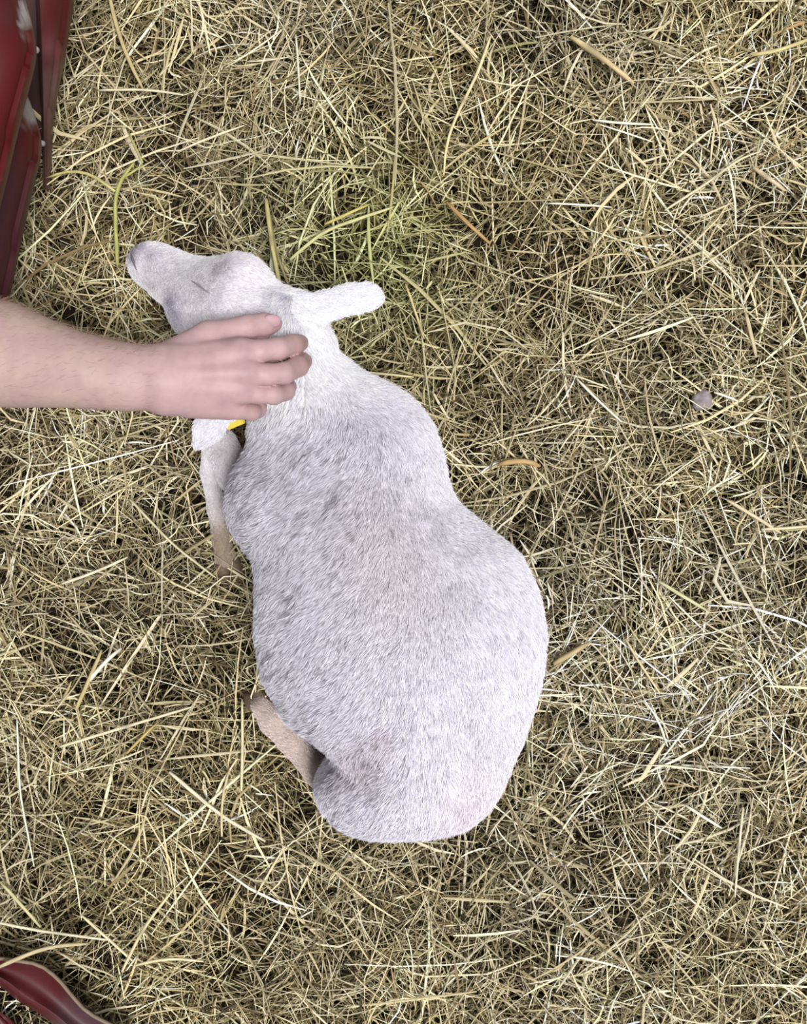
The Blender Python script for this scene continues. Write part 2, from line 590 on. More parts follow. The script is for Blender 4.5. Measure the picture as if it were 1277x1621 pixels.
def strands(name, pts, rad, colr, mat, parent):
    """pts (n,k,3), rad (k,) or (n,k): one curves object"""
    n, k, _ = pts.shape
    cu = bpy.data.hair_curves.new(name)
    cu.add_curves([k] * n)
    off = np.array(parent.location) if parent is not None else np.zeros(3)
    cu.position_data.foreach_set('vector', np.ascontiguousarray(pts, np.float32).ravel())
    ra = cu.attributes.get('radius') or cu.attributes.new('radius', 'FLOAT', 'POINT')
    ra.data.foreach_set('value', np.ascontiguousarray(np.broadcast_to(rad, (n, k)), np.float32).ravel())
    ca = cu.attributes.new('col', 'FLOAT_COLOR', 'CURVE')
    c4 = np.ones((n, 4), np.float32); c4[:, :3] = colr
    ca.data.foreach_set('color', c4.ravel())
    return link(name, cu, mat, parent)


def build_fur(n):
    # nothing grows where the lamb lies on its belly
    p, nr, tri = sample_surface(lv, lq, n, lambda c, m: np.where(c[:, 2] < 0.012, 0.0, np.where(m[:, 2] < -0.2, 0.25, 1.0)))
    nn = ln[tri].mean(1); nn /= np.linalg.norm(nn, axis=1)[:, None]
    c, L, d, g, names = coat(p, nn)
    # wander of the lay
    x, y = to_px(p)
    wob = (noise2(x / 30, y / 30, 6) - .5) * .7 + (noise2(x / 9, y / 9, 7) - .5) * .55
    co, si = np.cos(wob), np.sin(wob)
    d = np.stack([d[:, 0] * co - d[:, 1] * si, d[:, 0] * si + d[:, 1] * co, d[:, 2]], 1)
    t = d - (d * nn).sum(1)[:, None] * nn
    t /= np.maximum(np.linalg.norm(t, axis=1), 1e-6)[:, None]
    t += rng.normal(0, .13, t.shape)
    L = L * rng.uniform(.65, 1.2, n)
    el = np.radians(rng.normal(22, 6, n))
    lift = (np.sin(el) * L)[:, None] * nn; run = (np.cos(el) * L)[:, None] * t
    s = np.array([0, .33, .68, 1.0])
    hgt = np.array([0, .55, .9, 1.0])
    pts = p[:, None, :] + run[:, None, :] * s[None, :, None] + lift[:, None, :] * hgt[None, :, None]
    # clumps
    cell = 0.0034
    key = np.floor(p / cell + noise2(x / 7, y / 7, 1)[:, None] * .8).astype(np.int64)
    key -= key.min(0); k1 = (key[:, 0] * 4096 + key[:, 1]) * 4096 + key[:, 2]
    _, inv = np.unique(k1, return_inverse=True)
    cnt = np.bincount(inv)
    tip = np.stack([np.bincount(inv, pts[:, 3, i]) / cnt for i in range(3)], 1)[inv]
    for j, a in ((2, .13), (3, .25)):
        pts[:, j] += (tip - pts[:, 3]) * a
    cs = rng.normal(0, .05, len(cnt))[inv]
    dk = (rng.random(n) < np.clip(.02 + .10 * smoothstep(620, 470, x - .25 * (y - 800)), 0, 1)) & (g == names.index('torso')) & (y > 640)
    c = np.clip(c * np.array([1.135, 1.135, 1.175]) * (1 + cs + rng.normal(0, .09, n))[:, None] * np.where(dk, .45, 1)[:, None], 0.03, .97)
    strands('fur', pts, np.array([.00022, .00021, .00017, .00005]), c, M_fur, lamb)

build_fur(360000)


def lathe_blob(name, c, r, mat, parent, rot=(0, 0, 0), sup=2.0, seg=20, rings=12, squash=None):
    bm = bmesh.new()
    bmesh.ops.create_uvsphere(bm, u_segments=seg, v_segments=rings, radius=1)
    from mathutils import Euler
    R = Euler(rot).to_matrix()
    for v in bm.verts:
        co = v.co.copy()
        if sup != 2.0:
            h = (abs(co.x) ** sup + abs(co.y) ** sup) ** (1 / sup)
            l = math.hypot(co.x, co.y)
            if h > 1e-6:
                co.x *= l / h; co.y *= l / h
        co = Vector((co.x * r[0], co.y * r[1], co.z * r[2]))
        if squash:
            co = squash(co)
        v.co = R @ co + Vector(c)
    me = bpy.data.meshes.new(name)
    bm.to_mesh(me); bm.free()
    me.polygons.foreach_set('use_smooth', np.ones(len(me.polygons), bool))
    return link(name, me, mat, parent)


# nearest surface height seen from above, for placing small features
def top_z(x, y, verts, guess=.15, r=.006):
    z = guess
    for _ in range(4):
        p = P(x, y, z)
        m = (np.abs(verts[:, 0] - p[0]) < r) & (np.abs(verts[:, 1] - p[1]) < r)
        if not m.any(): return z
        z = float(verts[m, 2].max())
    return z


def ribbon_tube(pts, r, n=6):
    """tube of varying radius along points -> verts, quads"""
    pts = np.array(pts, float); k = len(pts)
    r = np.broadcast_to(r, (k,))
    t = np.gradient(pts, axis=0); t /= np.linalg.norm(t, axis=1)[:, None]
    up = np.array([0, 0, 1.0])
    s = np.cross(t, up); s /= np.maximum(np.linalg.norm(s, axis=1), 1e-6)[:, None]
    u = np.cross(s, t)
    ang = np.arange(n) * 2 * math.pi / n
    v = pts[:, None] + r[:, None, None] * (np.cos(ang)[None, :, None] * s[:, None] + np.sin(ang)[None, :, None] * u[:, None])
    v = v.reshape(-1, 3)
    q = []
    for i in range(k - 1):
        for j in range(n):
            q.append([i * n + j, i * n + (j + 1) % n, (i + 1) * n + (j + 1) % n, (i + 1) * n + j])
    a = len(v); v = np.vstack([v, pts[0], pts[-1]])
    for j in range(n):
        q.append([a, (j + 1) % n, j, a]); q.append([a + 1, (k - 1) * n + j, (k - 1) * n + (j + 1) % n, a + 1])
    return v, q


def tube(name, pts, r, mat, parent=None, n=6, colr=None):
    v, q = ribbon_tube(pts, r, n)
    me = bpy.data.meshes.new(name)
    me.from_pydata([tuple(a) for a in v], [], [list(dict.fromkeys(f)) for f in q])
    me.polygons.foreach_set('use_smooth', np.ones(len(me.polygons), bool))
    if colr is not None:
        set_col(me, np.tile(colr, (len(v), 1)))
    return link(name, me, mat, parent)


def surf_line(pts, dz=0.0004):
    return [P(x, y, top_z(x, y, lv) + dz) for x, y in pts]

# face: closed eye on the near side, open eye beyond the brow, nostril, mouth
M_crease = mat_plain('crease', (160, 148, 158), .8, .1, .2, 200)
M_lip = mat_plain('lip', (112, 102, 110), .6, .3, .2, 200)
tube('eyelid_crease', surf_line([(303, 445), (309, 448), (317, 454), (325, 460), (332, 465)], .0022), [.0003, .0007, .0009, .0007, .0003], M_crease, lamb)
tube('mouth_line', surf_line([(207, 402), (209, 408), (211, 414), (213, 420), (216, 428)], .0012), [.0004, .0011, .0012, .0008, .0003], M_lip, lamb)
tube('nostril', surf_line([(213, 386), (215, 389), (216, 393)], .0004), [.0006, .0012, .0006], M_lip, lamb)
pe = P(371, 411, .150)
lathe_blob('eye', pe, (.0085, .0075, .0075), M_dark, lamb)

# cleft hooves
def hoof(pts, r):
    for s in (-1, 1):
        a = np.array(P(*pts[0])); b = np.array(P(*pts[1]))
        t = (b - a) / np.linalg.norm(b - a); sd = np.cross(t, [0, 0, 1.0])
        o = sd * s * r * .52
        tube('hoof', [a + o * .8, a * .6 + b * .4 + o, a * .25 + b * .75 + o, b + o * .55], [r * .62, r * .66, r * .52, r * .2], M_hoof, lamb, 10)
hoof([(358, 887, .028), (370, 918, .020)], .0150)
hoof([(411, 1116, .034), (394, 1094, .022)], .0135)

# yellow ear tag hanging from the near ear
def ear_tag():
    bm = bmesh.new()
    bmesh.ops.create_cube(bm, size=1)
    for v in bm.verts:
        v.co = Vector((v.co.x * .022 * (1.15 if v.co.y < 0 else .75), v.co.y * .030, v.co.z * .0022))
    bmesh.ops.bevel(bm, geom=bm.edges[:], offset=.0012, segments=2, affect='EDGES')
    from mathutils import Euler
    R = Euler((0.15, -0.35, 0.35)).to_matrix()
    c = Vector(P(366, 656, .128))
    for v in bm.verts:
        v.co = R @ v.co + c
    me = bpy.data.meshes.new('ear_tag'); bm.to_mesh(me); bm.free()
    o = link('ear_tag', me, M_tag, lamb)
    o['label'] = 'yellow plastic ear tag'
    s = lathe_blob('stud', (0, 0, 0), (.0045, .0045, .003), M_tag, None)
    s.parent = o; s.location = Vector(P(364, 651, .131))
ear_tag()


# ------------------------------------------------------------------ the person's forearm and hand
def build_hand():
    fld = Field([-.66, .06, .20], [-.07, .27, .47], 0.0017)
    arm = chain([(-300, 515, .425, .053), (-150, 540, .385, .053), (0, 561, .345, .0468), (50, 572, .335, .0405), (100, 582, .325, .0350), (150, 591, .315, .0318),
                 (200, 597, .306, .0298), (262, 600, .293, .0310)], 1.25)
    for s in arm:
        fld.add(s, .012)
    wr = [(258, 574, .292, .0165), (258, 592, .296, .0175), (258, 610, .294, .0175), (262, 630, .286, .0165)]
    mc = [(382, 557, .281, .0132), (388, 590, .284, .0132), (380, 619, .279, .0125), (356, 641, .270, .0118)]
    for a, b in zip(wr, mc):
        fld.add(chain([a, b])[0], .012)
    fld.add(ell(P(325, 602, .272), (62 / 1600, 44 / 1600, .019)), .012)
    fld.add(cone(P(300, 640, .270), P(365, 645, .262), .013, .0115), .010)
    fld.add(cone(P(300, 560, .276), P(372, 548, .270), .0145, .0095), .010)
    for q in ((381, 556, .2885, .0095), (388, 589, .2915, .0098), (380, 618, .2855, .0092), (356, 639, .2755, .0085)):
        fld.add(ell(P(*q[:3]), (q[3], q[3] * .85, .0058)), .008)
    for a, b in (((292, 576, .303, .0035), (368, 558, .2925, .0032)), ((292, 592, .306, .0035), (374, 590, .2955, .0032)), ((292, 610, .304, .0035), (368, 618, .2895, .0030))):
        fld.add(cone(P(*a[:3]), P(*b[:3]), a[3], b[3]), .008)
    thumb = chain([(275, 563, .280, .017), (330, 533, .270, .0150), (393, 517.5, .258, .0115), (418, 514, .250, .0112), (433, 512.5, .244, .0090)])
    for s in thumb:
        fld.add(s, .006)
    base = fld.d.copy()
    out = base
    for pts in ([(382, 557, .281, .0130), (412, 556, .278, .0112), (440, 552, .271, .0112), (464, 546, .252, .0106), (475, 543, .234, .0088)],
                [(388, 590, .284, .0130), (420, 593, .281, .0106), (450, 591, .273, .0108), (472, 580, .255, .0104), (481, 572, .236, .0088)],
                [(380, 619, .279, .0122), (408, 624, .274, .0094), (434, 625, .266, .0098), (452, 619, .249, .0096), (457, 612, .232, .0085)],
                [(356, 641, .270, .0116), (380, 650, .263, .0086), (398, 652, .255, .0089), (408, 648, .242, .0088), (411, 643, .228, .0078)]):
        fld.d = base.copy()
        for i, s in enumerate(chain(pts)):
            fld.add(s, .005 if i == 0 else .003)
        out = np.minimum(out, fld.d)
    fld.d = out
    # the skin between the fingers
    for a, b, r0, r1 in (((390, 574, .266), (456, 571, .244), .0080, .0058), ((392, 607, .263), (448, 606, .248), .0070, .0050),
                         ((368, 634, .257), (410, 637, .247), .0070, .0045), ((372, 540, .258), (420, 540, .246), .0080, .0055)):
        fld.add(cone(P(*a), P(*b), r0, r1), .001)
    return fld.mesh(3)

hv, hq, hnv = build_hand()
person = empty('person', P(300, 600, .28))
tag(person, 'bare right forearm and hand reaching from the left onto the lamb\'s neck', 'person')
x, y = to_px(hv)
skin = np.tile([.60, .435, .370], (len(hv), 1))
mixc = lambda c, t, a: c + (np.asarray(t) - c) * np.clip(a, 0, 1)[:, None]
skin = mixc(skin, [.655, .44, .44], smoothstep(120, 300, x))
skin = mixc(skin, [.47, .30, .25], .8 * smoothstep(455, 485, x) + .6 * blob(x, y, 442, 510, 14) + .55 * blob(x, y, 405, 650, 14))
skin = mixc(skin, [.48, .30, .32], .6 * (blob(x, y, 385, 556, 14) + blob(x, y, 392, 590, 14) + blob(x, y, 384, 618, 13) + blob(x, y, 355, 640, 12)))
skin = mixc(skin, [.55, .33, .29], .5 * (blob(x, y, 398, 508, 5) + blob(x, y, 403, 516, 4)))
skin = mixc(skin, [.54, .36, .36], .6 * smoothstep(.5, .8, noise2(x / 30, y / 30, 2)))
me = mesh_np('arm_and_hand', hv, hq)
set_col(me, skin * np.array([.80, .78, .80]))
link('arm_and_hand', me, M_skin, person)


def nail(c, r, rot):
    lathe_blob('fingernail', c, r, M_nail, person, rot, 2.8, 20, 10)
nail(P(431, 508, top_z(431, 508, hv, .25, .002) - .0012), (.0086, .0064, .0024), (0.34, .30, -0.06))
nail(P(482, 541, .240), (.0062, .0050, .0018), (0, math.radians(72), .15))
nail(P(488, 570.5, .242), (.0062, .0050, .0018), (0, math.radians(72), .4))
nail(P(462, 611, .238), (.0055, .0045, .0016), (0, math.radians(72), .45))
nail(P(415, 642.5, .233), (.0048, .0040, .0015), (0, math.radians(72), .35))


def arm_hair(n):
    p, nr, tri = sample_surface(hv, hq, n, lambda c, m: np.where((c[:, 0] < P(250, 0, .3)[0]) & (m[:, 2] > -.3), 0.5 + 4.0 * (m[:, 1] > .5), 0.0))
    nn = hnv[tri].mean(1); nn /= np.linalg.norm(nn, axis=1)[:, None]
    d = np.stack([np.ones(n), rng.normal(.25, .35, n), np.zeros(n)], 1)
    t = d - (d * nn).sum(1)[:, None] * nn; t /= np.linalg.norm(t, axis=1)[:, None]
    L = rng.uniform(.004, .010, n)
    el = np.radians(rng.normal(22, 8, n))
    s = np.array([0, .35, .7, 1.0]); h = np.array([0, .6, .95, 1.0])
    pts = p[:, None] + ((np.cos(el) * L)[:, None] * t)[:, None] * s[None, :, None] + ((np.sin(el) * L)[:, None] * nn)[:, None] * h[None, :, None]
    c = np.tile([.36, .24, .17], (n, 1)) * rng.uniform(.7, 1.3, n)[:, None]
    strands('arm_hair', pts, np.array([.00005, .00005, .00004, .00002]), c, M_fur, person)
arm_hair(3200)


# ------------------------------------------------------------------ red metal
def sheet(name, rows, thick, colfn, parent, sub=4):
    """rows: list of lists of (px, py, z); a solid sheet through them, smooth along both ways"""
    A = np.array([[P(*p) for p in r] for r in rows])            # (m, k, 3)
    PX = np.array([[p[:2] for p in r] for r in rows], float)

    def resample(a, axis):
        k = a.shape[axis]
        t = np.linspace(0, k - 1, (k - 1) * sub + 1)
        i = np.clip(np.floor(t).astype(int), 0, k - 2); f = t - i
        a = np.moveaxis(a, axis, 0)
        p0 = a[np.maximum(i - 1, 0)]; p1 = a[i]; p2 = a[i + 1]; p3 = a[np.minimum(i + 2, k - 1)]
        f = f.reshape(-1, *([1] * (a.ndim - 1)))
        r = .5 * (2 * p1 + (p2 - p0) * f + (2 * p0 - 5 * p1 + 4 * p2 - p3) * f ** 2 + (3 * p1 - p0 - 3 * p2 + p3) * f ** 3)
        return np.moveaxis(r, 0, axis)
    A = resample(resample(A, 0), 1); PX = resample(resample(PX, 0), 1)
    for _ in range(3):
        B = A.copy(); B[1:-1] = .25 * A[:-2] + .5 * A[1:-1] + .25 * A[2:]; A = B
    m, k, _ = A.shape
    du = np.gradient(A, axis=0); dv = np.gradient(A, axis=1)
    nrm = np.cross(du, dv); nrm /= np.maximum(np.linalg.norm(nrm, axis=2), 1e-9)[..., None]
    nrm *= np.where(nrm[..., 2:3] < 0, -1, 1)
    top = A.reshape(-1, 3); bot = (A - nrm * thick).reshape(-1, 3)
    v = np.vstack([top, bot]); n = m * k
    q = []
    for i in range(m - 1):
        for j in range(k - 1):
            a = i * k + j
            q.append([a, a + k, a + k + 1, a + 1]); q.append([n + a, n + a + 1, n + a + k + 1, n + a + k])
    for i in range(m - 1):
        for j in (0, k - 1):
            a = i * k + j; q.append([a, a + k, n + a + k, n + a] if j else [a, n + a, n + a + k, a + k])
    for j in range(k - 1):
        for i in (0, m - 1):
            a = i * k + j; q.append([a, n + a, n + a + 1, a + 1] if i else [a, a + 1, n + a + 1, n + a])
    me = mesh_np(name, v, np.array(q))
    bm = bmesh.new(); bm.from_mesh(me); bmesh.ops.recalc_face_normals(bm, faces=bm.faces); bm.to_mesh(me); bm.free()
    me.set_sharp_from_angle(angle=math.radians(50))
    c = colfn(PX.reshape(-1, 2)[:, 0], PX.reshape(-1, 2)[:, 1])
    set_col(me, np.vstack([c, c]))
    return link(name, me, M_red, parent)

RED = lin((84, 15, 15)); MAROON = lin((72, 32, 36)); BARE = lin((158, 150, 152)); RUST = lin((82, 58, 50))
gate = empty('metal_gate', P(0, 300, 0) * [1, 1, 0])
tag(gate, 'red painted metal gate of overlapping ribs with worn grey edges, beside the hand', 'gate')


def rib_col(cx, cy, low):
    def f(x, y):
        c = np.tile(RED, (len(x), 1))
        c = mixc(c, MAROON, low * smoothstep(200, 300, y) + (1 - low) * .7 * blob(x, y, 15, 25, 22))
        nz = noise2(x / 7, y / 7, 3)
        c = mixc(c, BARE, smoothstep(.35, .75, np.exp(-((x - cx) / (11 + 3 * low)) ** 2 - ((y - cy) / 34) ** 2) + .45 * (nz - .5)))
        return c
    return f

sheet('rib', [[(-260, -60, .30), (-60, -60, .33), (-5, -60, .322), (16, -60, .30), (22, -60, .27)],
              [(-260, 0, .30), (-60, 0, .33), (2, 0, .322), (26, 0, .30), (33, 0, .27)],
              [(-260, 40, .30), (-60, 40, .33), (8, 40, .322), (36, 40, .30), (45, 40, .27)],
              [(-260, 80, .30), (-60, 80, .33), (18, 78, .322), (44, 78, .30), (52, 80, .27)],
              [(-260, 120, .30), (-60, 120, .33), (14, 120, .322), (38, 120, .30), (45, 120, .27)],
              [(-260, 200, .30), (-70, 200, .33), (-8, 200, .322), (16, 200, .30), (24, 200, .27)],
              [(-260, 300, .30), (-90, 300, .33), (-35, 300, .322), (-8, 300, .30), (1, 300, .27)],
              [(-260, 420, .30), (-110, 420, .33), (-65, 420, .322), (-38, 420, .30), (-30, 420, .27)]], .004, rib_col(38, 25, 0.0), gate)
sheet('rib', [[(-200, 120, .16), (-60, 120, .19), (0, 120, .182), (20, 120, .16), (27, 120, .13)],
              [(-200, 155, .16), (-60, 155, .19), (6, 155, .182), (31, 155, .16), (39, 155, .13)],
              [(-200, 190, .16), (-60, 190, .19), (15, 190, .182), (43, 190, .16), (52, 190, .13)],
              [(-200, 230, .16), (-60, 230, .19), (24, 228, .182), (53, 228, .16), (61, 230, .13)],
              [(-200, 270, .16), (-60, 270, .19), (18, 270, .182), (45, 270, .16), (54, 270, .13)],
              [(-200, 350, .16), (-70, 350, .19), (0, 350, .182), (26, 350, .16), (35, 350, .13)],
              [(-200, 440, .16), (-80, 440, .19), (-20, 440, .182), (6, 440, .16), (16, 440, .13)],
              [(-200, 560, .16), (-100, 560, .19), (-45, 560, .182), (-18, 560, .16), (-8, 560, .13)]], .004, rib_col(46, 172, 1.0), gate)


def up_col(x, y):
    c = np.tile(lin((84, 28, 28)), (len(x), 1))
    mid = np.interp(y, [-80, 0, 100, 180, 292], [90, 84, 78, 74, 73])
    c = mixc(c, lin((116, 68, 76)), blob(x, y, 75, 75, 16) + .8 * blob(x, y, 80, 60, 9))
    c = mixc(c, lin((104, 76, 72)), smoothstep(80, 130, y))
    c = mixc(c, RUST, .9 * smoothstep(4, -4, x - np.interp(y, [-80, 0, 100, 180, 292], [58, 62, 66, 69, 70])) + smoothstep(150, 230, y))
    return c
up_o = sheet('upright', [[(50, -80, .17), (58, -80, .20), (112, -80, .18), (126, -80, .13)],
                  [(56, 0, .15), (63, 0, .18), (98, 0, .16), (112, 0, .12)],
                  [(60, 100, .11), (67, 100, .135), (88, 100, .12), (96, 100, .09)],
                  [(65, 180, .07), (69, 180, .09), (77, 180, .08), (80, 180, .06)],
                  [(67, 240, .05), (70, 240, .06), (75, 240, .055), (77, 240, .04)],
                  [(68, 300, .02), (71, 300, .03), (74, 300, .025), (76, 300, .01)]], .004, up_col, gate)
up_o['label'] = 'tapering red upright with a rusty edge'
bm = bmesh.new(); bmesh.ops.create_cube(bm, size=1)
for v in bm.verts:
    v.co = Vector((v.co.x * .02 - .585, v.co.y * .50 + .36, v.co.z * .37 + .165))
bmesh.ops.bevel(bm, geom=bm.edges[:], offset=.004, segments=2, affect='EDGES')
me = bpy.data.meshes.new('gate_board'); bm.to_mesh(me); bm.free()
set_col(me, np.tile(RED, (len(me.vertices), 1)))
link('gate_board', me, M_red, gate)
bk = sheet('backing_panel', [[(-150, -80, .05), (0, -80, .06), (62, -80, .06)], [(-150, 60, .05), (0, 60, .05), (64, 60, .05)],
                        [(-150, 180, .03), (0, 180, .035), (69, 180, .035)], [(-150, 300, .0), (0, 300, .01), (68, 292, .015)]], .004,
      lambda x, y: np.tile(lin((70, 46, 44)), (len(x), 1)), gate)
bk['label'] = 'dark brown sheet behind the ribs'
for cx, cy, z in ((57, 79, .262), (67, 227, .122)):
    b = lathe_blob('bolt', P(cx, cy, z), (.0034, .0034, .004), M_stone, gate)

trough = empty('metal_trough', P(30, 1590, 0) * [1, 1, 0])
tag(trough, 'dark red curved sheet half buried in hay at the lower left corner', 'trough')


def tr_col(x, y):
    c = np.tile(lin((84, 32, 35)), (len(x), 1))
    return mixc(c, lin((88, 60, 66)), smoothstep(70, 110, x) * smoothstep(1560, 1600, y))
rimp = [(-190, 1530), (-110, 1515), (-60, 1512), (-20, 1515), (20, 1520), (62, 1526), (92, 1549), (115, 1578), (138, 1603), (180, 1625), (215, 1640)]
lowp = [(-170, 1560), (-105, 1536), (-60, 1530), (-20, 1540), (8, 1554), (30, 1574), (56, 1590), (80, 1604), (102, 1622), (130, 1650), (150, 1680)]
def chaikin(p):
    out = [p[0]]
    for a, b in zip(p[:-1], p[1:]):
        out += [(a[0] * .75 + b[0] * .25, a[1] * .75 + b[1] * .25), (a[0] * .25 + b[0] * .75, a[1] * .25 + b[1] * .75)]
    return out + [p[-1]]
rimp = chaikin(rimp); lowp = chaikin(lowp)
sheet('panel', [[(rx, ry, .060), ((rx * .72 + lx * .28), (ry * .72 + ly * .28), .046), (rx * .38 + lx * .62, ry * .38 + ly * .62, .046), (lx, ly, .056), (lx - 7, ly + 7, .030)] for (rx, ry), (lx, ly) in zip(rimp, lowp)],
      .003, tr_col, trough)
tb = tube('rim', [P(a, b, .062) for a, b in rimp], .0022, mat_plain('worn_edge', (134, 118, 100), .6, .3, .2, 80), trough, 8)
tb['label'] = 'thin pale rim'
sheet('panel', [[(-190, 1530, .04), (-150, 1540, .045), (-110, 1550, .045), (-90, 1560, .03)], [(-70, 1598, .04), (-30, 1592, .045), (0, 1604, .045), (12, 1613, .03)], [(-70, 1640, .04), (-30, 1640, .045), (10, 1640, .045), (32, 1640, .03)],
                [(-70, 1690, .04), (-30, 1690, .045), (20, 1690, .045), (44, 1690, .03)]], .003, lambda x, y: np.tile(lin((84, 26, 30)), (len(x), 1)), trough)

# pebble
bm = bmesh.new(); bmesh.ops.create_icosphere(bm, subdivisions=3, radius=1)
c0 = P(1112, 633, .026)
for v in bm.verts:
    d = v.co.normalized()
    f = 1 + .10 * math.sin(4 * d.x + 2 * d.y) + .07 * math.sin(7 * d.y - 3 * d.z)
    f = min(f, .98 / max(abs(d.x * .8 + d.z * .55), .1) if d.x * .8 + d.z * .55 < -.6 else 9)
    v.co = Vector((d.x * .0125 * f + c0[0], d.y * .0135 * f + c0[1], d.z * .010 * f + c0[2]))
me = bpy.data.meshes.new('pebble'); bm.to_mesh(me); bm.free()
me.polygons.foreach_set('use_smooth', np.ones(len(me.polygons), bool))
tag(link('pebble', me, M_stone), 'small round grey pebble resting in the hay right of the lamb', 'stone')


# ------------------------------------------------------------------ hay
def blades(cen, L, wid, yaw, pitch, curv, kink, roll, colr, k=4, fold=.35, z_floor=-0.035):
    """folded grass blades: 3 vertices per ring, k rings"""
    n = len(cen)
    s = np.linspace(-.5, .5, k)
    ang = yaw[:, None] + curv[:, None] * s[None] + np.where(s[None] > kink[:, None, 0], kink[:, None, 1], 0)
    step = L[:, None] / (k - 1)
    am = (ang[:, 1:] + ang[:, :-1]) / 2
    x = np.concatenate([np.zeros((n, 1)), np.cumsum(np.cos(am) * step, 1)], 1)
    y = np.concatenate([np.zeros((n, 1)), np.cumsum(np.sin(am) * step, 1)], 1)
    x -= x.mean(1, keepdims=True); y -= y.mean(1, keepdims=True)
    z = s[None] * L[:, None] * np.sin(pitch)[:, None] - (s[None] ** 2) * (L * .18)[:, None] * rng.uniform(0, 1, n)[:, None]
    p = np.stack([cen[:, 0:1] + x, cen[:, 1:2] + y, np.maximum(cen[:, 2:3] + z, z_floor + .001)], -1)
    side = np.stack([-np.sin(ang), np.cos(ang), np.zeros_like(ang)], -1)
    cr, sr = np.cos(roll)[:, None, None], np.sin(roll)[:, None, None]
    up = np.array([0, 0, 1.0])
    sd = side * cr + up * sr
    nu = up * cr - side * sr
    taper = np.interp(np.abs(s), [0, .35, .5], [1, .9, .45])
    w = wid[:, None, None] * taper[None, :, None] * .5
    v = np.stack([p - sd * w, p + nu * w * 2 * fold, p + sd * w], 2)        # n,k,3,3
    base = (np.arange(n) * k * 3)[:, None, None]
    r = (np.arange(k - 1) * 3)[None, :, None]
    q0 = base + r + 0
    q = np.concatenate([np.stack([q0, q0 + 3, q0 + 4, q0 + 1], -1), np.stack([q0 + 1, q0 + 4, q0 + 5, q0 + 2], -1)], 2).reshape(-1, 4)
    cv = np.repeat(colr, k * 3, 0)
    return v.reshape(-1, 3), q, cv


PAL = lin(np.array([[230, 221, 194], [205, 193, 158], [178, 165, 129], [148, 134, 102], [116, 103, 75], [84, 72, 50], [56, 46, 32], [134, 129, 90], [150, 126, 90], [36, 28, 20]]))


def hay_cols(n, wts, x, y):
    w = np.array(wts, float); w /= w.sum()
    c = PAL[rng.choice(len(PAL), n, p=w)] * np.array([1.015, 1.0, .95])
    c = c * np.exp(rng.normal(0, .22, n))[:, None]
    gr = np.clip(blob(x, y, 580, 400, 150), 0, 1)
    c = mixc(c, c * np.array([.82, .95, .70]), gr)
    cool = noise2(x / 230 + 9, y / 230 + 9, 5)
    c = c * (1 + (cool - .5)[:, None] * np.array([.10, .04, -.16]))
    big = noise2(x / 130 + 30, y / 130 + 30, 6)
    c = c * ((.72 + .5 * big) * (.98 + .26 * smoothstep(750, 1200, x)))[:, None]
    return np.clip(c, .01, .88)


